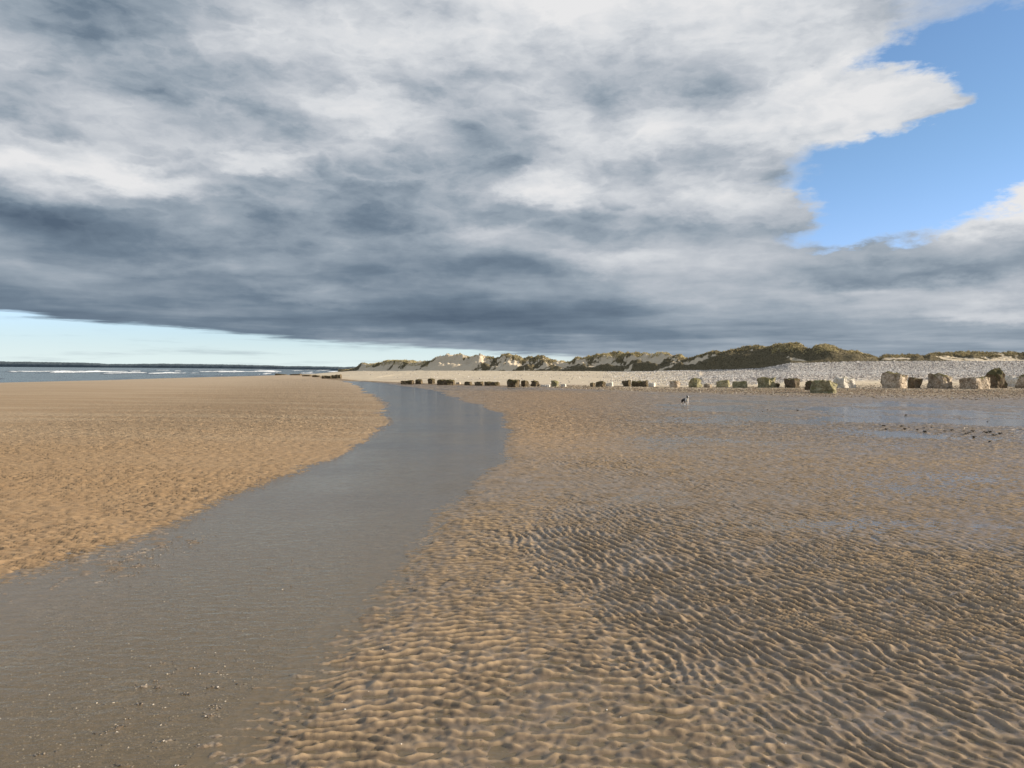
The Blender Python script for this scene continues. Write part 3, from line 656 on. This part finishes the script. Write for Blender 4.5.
BL = [
 (824.5, 392.3, 26, 12.0, 'green', 'rounded yellow-green block nearest the camera, in front of the line', 20, .8, 1.6, .05, 0),
 (812, 390.0, 14, 9.0, 'dark', 'dark brown block tucked behind the left end of the rounded yellow-green block', 35, 1, 1.3, 0, 0),
 (844, 388.3, 22, 10.5, 'pale', 'pale wedge-shaped block just right of the rounded yellow-green block', 52, 1, 1.0, .12, 8),
 (894.5, 388.3, 25, 15.5, 'tan', 'large tan block with mossy sloping top, the with the broadest front of the row', 32, .9, 1.0, .08, 2),
 (915, 388.0, 13, 11.0, 'dark', 'low dark block in shadow between the large tan block and the lichen-topped one', 60, 1, 1.1, 0, 0),
 (939, 388.2, 23, 13.8, 'tan', 'lichen-topped block with a chipped pale right side', 40, .9, 1.3, .08, 0),
 (975, 388.8, 29, 12.0, 'tan', 'square-cut block with dark left face and bright white right face', 45, 1.0, .5, 0, 0),
 (996, 388.0, 20, 16.5, 'dark', 'tall dark pointed block, the highest of the row, near the right edge', 40, 1, 1.5, .22, 5),
 (1011, 386.8, 17, 10.5, 'pale', 'low white slab leaning against the tall dark pointed block', 20, .7, .9, 0, 14),
 (1029, 388.2, 22, 13.0, 'tan', 'brown block cut by the right edge of the photo', 45, 1, 1.0, .05, 0),
 (792, 388.3, 16, 9.8, 'dark', 'squat dark cube-shaped block standing alone left of the yellow-green pair', 30, .9, .8, 0, 0),
 (767, 388.2, 19, 10.0, 'green', 'mossy block with a bright right end beside a dark cube-shaped block', 35, .8, 1.3, .05, 0),
 (777, 388.0, 5, 4.0, 'dark', 'small dark rock at the right foot of the mossy block with a bright end', 20, 1, 1.2, 0, 0),
 (740, 388.0, 15, 6.5, 'green', 'low flat-topped green block with a dark right foot', 15, .6, .9, 0, 0),
 (723.5, 387.2, 14, 7.0, 'green', 'olive block with a level top left of the low flat-topped green block', 20, .7, .9, 0, 0),
 (707.5, 387.3, 9, 3.8, 'tan', 'small brown rock on the sand between two olive blocks', 30, .8, 1.3, 0, 0),
 (695, 387.0, 13, 9.0, 'green', 'upright olive-yellow block, domed, right of a reddish block', 35, 1, 1.5, .08, 0),
 (674.5, 387.0, 11, 6.5, 'tan', 'reddish brown low block left of the domed olive-yellow block', 30, .8, 1.3, 0, 0),
 (652, 386.5, 8, 4.5, 'pale', 'small pale block at the right end of a long dark weedy one', 30, .8, 1.0, 0, 0),
 (640, 386.3, 17, 6.0, 'weed', 'long dark weed-covered block right of centre', 12, .5, 1.4, 0, 0),
 (627, 386.0, 9, 6.0, 'weed', 'short dark weed-covered block just left of the long dark one', 30, .9, 1.3, 0, 0),
 (610, 386.3, 8, 4.0, 'pale', 'small pale flat block beside a black weedy hump', 20, .8, .8, 0, 0),
 (601, 386.8, 10, 5.5, 'weed', 'black weedy hump-shaped block in the middle of the line', 30, .9, 1.5, .05, 0),
 (592, 386.4, 6, 3.8, 'weed', 'small brown stub left of the black weedy hump', 30, .9, 1.3, 0, 0),
 (563.5, 386.6, 6, 2.6, 'pale', 'tiny pale slab to the right of the bright green block', 20, .8, .8, 0, 0),
 (555.5, 386.3, 8, 5.8, 'green', 'small bright green block standing by itself', 30, .9, 1.2, .08, 0),
 (545.5, 386.8, 10, 2.6, 'pale', 'thin pale slab between the bright green block and darker rocks', 10, .7, .8, 0, 0),
 (535, 386.2, 10, 5.4, 'weed', 'dark knobbly block left of the thin pale slab', 35, .9, 1.6, .1, 0),
 (524.5, 386.5, 7.5, 6.5, 'weed', 'narrow upright black block among the weedy ones', 40, 1, 1.0, 0, 0),
 (513, 386.6, 13, 7.2, 'weed', 'broad black weedy block with a stepped top', 25, .8, 1.5, .06, 0),
 (492, 385.6, 16, 4.0, 'weed', 'long low black weedy block left of the stepped one', 10, .5, 1.4, 0, 0),
 (479, 385.4, 9, 3.6, 'weed', 'low black weedy block touching the long low one', 20, .7, 1.4, 0, 0),
 (468.5, 385.2, 8, 3.4, 'weed', 'isolated little black mound right of a sandy gap', 25, .8, 1.3, 0, 0),
 (458.5, 384.6, 5, 2.0, 'tan', 'tiny brown rock at the end of the big weedy clump', 25, .8, 1.3, 0, 0),
 (446, 385.0, 19, 5.2, 'weed', 'widest dark weedy clump-like block right of the channel mouth', 12, .5, 1.6, 0, 0),
 (431.5, 384.2, 7.5, 5.0, 'weed', 'stubby dark block left of the widest weedy clump', 35, 1, 1.3, .05, 0),
 (419, 384.0, 8, 4.4, 'weed', 'rounded brown block on the far bank of the channel, with a lighter top', 30, .9, 1.6, .05, 0),
 (407.5, 384.0, 13, 3.8, 'weed', 'low black block nearest to the channel on its far bank', 10, .5, 1.4, 0, 0),
]
for b in BL: block(*b)
WL = ['right-hand and tallest weedy rock of the far line beyond the head of the channel', 'long weedy rock second from the right in the far line of rocks', 'middle-sized weedy rock left of the long one in the far line',
      'small weedy rock halfway along the far line of low rocks', 'flat dark streak-like rock left of the halfway rock in the far line', 'second flat dark rock from the sea end of the far line', 'leftmost and lowest dark rock of the far line, towards the sea']
for wi, (px, base, w, h) in enumerate([(337, 379.0, 10, 3.6), (327, 378.8, 11, 2.8), (316, 377.8, 8, 2.0), (307, 376.8, 9, 1.4), (296, 375.8, 12, 1.2), (281, 375.0, 12, 1.1), (268, 374.3, 9, 1.0)]):
    block(px, base, w, h, 'weed', WL[wi], 15, .6, 1.4, 0, 0,
          name='weedy_rock', cat='rock', grp='weedy rocks beyond the head of the channel')

# dark bits of weed left on the wet sand, far right
WM = simple('bladder_wrack', (0.02, 0.017, 0.012), (0.06, 0.05, 0.03), 30, .6)
def weed_mesh():
    bm = bmesh.new()
    for k in range(9):
        a = random.uniform(0, 6.28); l = random.uniform(.06, .16); w = random.uniform(.012, .03); z0 = random.uniform(.0, .03)
        prev = None; x0, y0 = random.uniform(-.04, .04), random.uniform(-.04, .04)
        for i in range(5):
            t = i / 4; ww = w * (1 - .6*t); aa = a + .8*t
            c = Vector((x0 + math.cos(aa)*l*t, y0 + math.sin(aa)*l*t, z0 + .07*math.sin(t*3.0)))
            n_ = Vector((-math.sin(aa), math.cos(aa), .3)) * ww
            cur = [bm.verts.new(c - n_), bm.verts.new(c + n_), bm.verts.new(c + Vector((0, 0, ww)))]
            if prev:
                for j in range(3): bm.faces.new((prev[j], prev[(j+1) % 3], cur[(j+1) % 3], cur[j]))
            prev = cur
    me = bpy.data.meshes.new('seaweed_clump'); bm.to_mesh(me); bm.free(); me.materials.append(WM); return me
wms = [weed_mesh() for _ in range(4)]
for (px, py) in [(884, 427), (887, 430), (898, 428), (902, 427.5), (905, 430), (910, 428), (918, 430.5), (925, 429), (926, 432.5), (932, 427.5), (946, 432), (952, 431.5), (965, 432), (967, 435), (970, 434),
                 (974, 432.5), (975, 438), (987, 434), (991, 433), (995, 436), (1001, 434.5), (990, 443), (763, 411.5), (768, 410.5), (798, 411), (803, 411), (906, 416), (988, 422)]:
    x, y = at(px, py); o = bpy.data.objects.new('seaweed_clump', random.choice(wms)); C.objects.link(o)
    o.location = (x, y, max(0, float(ground(np.array([x]), np.array([y]), None)[0][0])) - .005); o.rotation_euler.z = random.uniform(0, 6.28)
    s = random.uniform(.25, .6); o.scale = (s, s, s)
    tag(o, 'small dark clump of seaweed on the wet sand before the gravel, right side', 'seaweed', 'seaweed clumps on the wet sand')

# ------------------------------------------------------------------ black and white dog trotting on the wet sand
def dog():
    J = [((0, .20, .33), .085), ((0, .02, .32), .088), ((0, -.16, .33), .095), ((0, -.25, .37), .075), ((0, -.31, .46), .058), ((0, -.345, .52), .062), ((0, -.41, .51), .040), ((0, -.465, .49), .026),
         # tail
         ((0, .29, .34), .028), ((0, .39, .29), .030), ((.01, .47, .27), .014),
         # front legs
         ((.075, -.18, .25), .042), ((.075, -.20, .14), .025), ((.072, -.19, .035), .019), ((.072, -.225, .012), .022),
         ((-.075, -.16, .25), .042), ((-.075, -.12, .14), .025), ((-.072, -.15, .05), .019), ((-.072, -.185, .03), .022),
         # hind legs
         ((.075, .20, .25), .055), ((.08, .15, .17), .034), ((.08, .24, .10), .021), ((.078, .225, .03), .018), ((.078, .19, .012), .022),
         ((-.075, .22, .25), .055), ((-.08, .22, .17), .034), ((-.08, .32, .11), .021), ((-.078, .33, .04), .018), ((-.078, .30, .015), .022),
         # ears
         ((.05, -.335, .565), .022), ((.075, -.335, .595), .012), ((-.05, -.335, .565), .022), ((-.075, -.335, .595), .012)]
    Ed = [(0, 1), (1, 2), (2, 3), (3, 4), (4, 5), (5, 6), (6, 7), (0, 8), (8, 9), (9, 10), (2, 11), (11, 12), (12, 13), (13, 14), (2, 15), (15, 16), (16, 17), (17, 18),
          (0, 19), (19, 20), (20, 21), (21, 22), (22, 23), (0, 24), (24, 25), (25, 26), (26, 27), (27, 28), (5, 29), (29, 30), (5, 31), (31, 32)]
    me = bpy.data.meshes.new('dog'); me.from_pydata([j[0] for j in J], Ed, []); o = bpy.data.objects.new('dog', me); C.objects.link(o)
    sk = o.modifiers.new('skin', 'SKIN'); sd = o.modifiers.new('sub', 'SUBSURF'); sd.levels = 2; sd.render_levels = 2
    for i, (p, rad) in enumerate(J):
        me.skin_vertices[0].data[i].radius = (rad, rad)
        me.skin_vertices[0].data[i].use_root = (i == 0)
    m, g, out = newmat('dog_coat')
    oc = g.node('ShaderNodeTexCoord').outputs['Object']; x, y, z = g.xyz(oc); n = g.noise(oc, 14, 3, .6)
    nn = g.m('MULTIPLY', g.m('SUBTRACT', n, .5), .10)
    yy = g.m('ADD', y, nn)
    chest = g.m('MULTIPLY', g.step(yy, -.17, -.20), g.step(z, .47, .45))
    legs = g.step(g.m('ADD', z, nn), .17, .14)
    ax = g.m('ABSOLUTE', x)
    blaze = g.m('MULTIPLY', g.step(ax, .022, .015), g.step(yy, -.33, -.36))
    tailt = g.step(y, .42, .44)
    w = g.m('MAXIMUM', g.m('MAXIMUM', chest, legs), g.m('MAXIMUM', blaze, tailt))
    nose = g.step(y, -.475, -.482)
    c = g.mix(w, (0.012, 0.010, 0.009), (0.82, 0.79, 0.74)); c = g.mix(nose, c, (.01, .01, .01))
    b = g.node('ShaderNodeBsdfPrincipled'); g.l.new(c, b.inputs['Base Color']); b.inputs['Roughness'].default_value = .7
    g.l.new(g.bump(g.noise(oc, 60, 3, .6), .6, .01), b.inputs['Normal']); g.l.new(b.outputs[0], out.inputs[0])
    me.materials.append(m)
    em = simple('dog_eye', (.01, .008, .006), (.01, .008, .006), rough=.1)
    for sx_ in (-1, 1):
        bm = bmesh.new(); bmesh.ops.create_uvsphere(bm, u_segments=10, v_segments=8, radius=.009)
        e = bpy.data.meshes.new('eye'); bm.to_mesh(e); bm.free(); e.materials.append(em)
        eo = bpy.data.objects.new('eye', e); C.objects.link(eo); eo.parent = o; eo.location = (sx_*.033, -.392, .538)
    x, y = at(685.2, 405.2); o.location = (x, y, 0.0); o.rotation_euler.z = R(14); o.scale = (.78, .78, .76)
    return tag(o, 'small black and white dog with a white chest trotting over the wet sand', 'dog')
dog()

# ------------------------------------------------------------------ far headland with woods, and the shore below it
hb = np.arange(-500, 372, 0.9)
HT = [(-500, 358), (-200, 359.5), (0, 361.3), (60, 362.2), (100, 363.2), (108, 364), (150, 363.6), (200, 364), (240, 364.7), (268, 365.3), (290, 366.0), (305, 366.2), (330, 366.6), (345, 367), (356, 366.5), (371, 367)]
def headland(Yd_, dz, name, mat, seed, depth):
    D0 = np.interp(hb, [-500, 0, 200, 270, 330, 371], [2600, 2300, 1500, 1100, 620, 480]) * Yd_
    top = EYE - (np.interp(hb, [h[0] for h in HT], [h[1] for h in HT]) + dz - (366.2 + .0052*hb)) * (D0 + depth*.35) / F
    rows = []; na = rng.standard_normal(len(hb)); na = np.convolve(na, [.2, .3, .3, .2], 'same'); nb_ = np.convolve(rng.standard_normal(len(hb)), np.ones(9)/9, 'same')
    for t, zf in [(0, 0), (0.02, .35), (0.06, .55), (0.14, .72), (0.24, .88), (0.35, 1.0), (0.6, .9), (1.0, .4), (1.6, -.3)]:
        y = D0 + depth * t; x = (hb - 512) / F * y
        jit = (na * .5 + nb_ * 1.2) * D0 / F * .26
        na = np.roll(na, 7) * .5 + rng.standard_normal(len(hb)) * .5
        z = np.maximum(top, 0.5) * zf + jit * (zf > .3) - .4 * (zf <= 0)
        rows.append(np.stack([x, y, z], 1))
    return mesh_obj(name, np.concatenate(rows), grid_faces(9, len(hb)), mat, smooth_sh=False)
hm = simple('far_woods', (0.060, 0.085, 0.100), (0.105, 0.135, 0.150), .03, 1.0, 0.2, 2.0)  # blue of the distant air put into the woods' colour
tag(headland(1.0, 0.0, 'headland', hm, 1, 300), kind='structure')
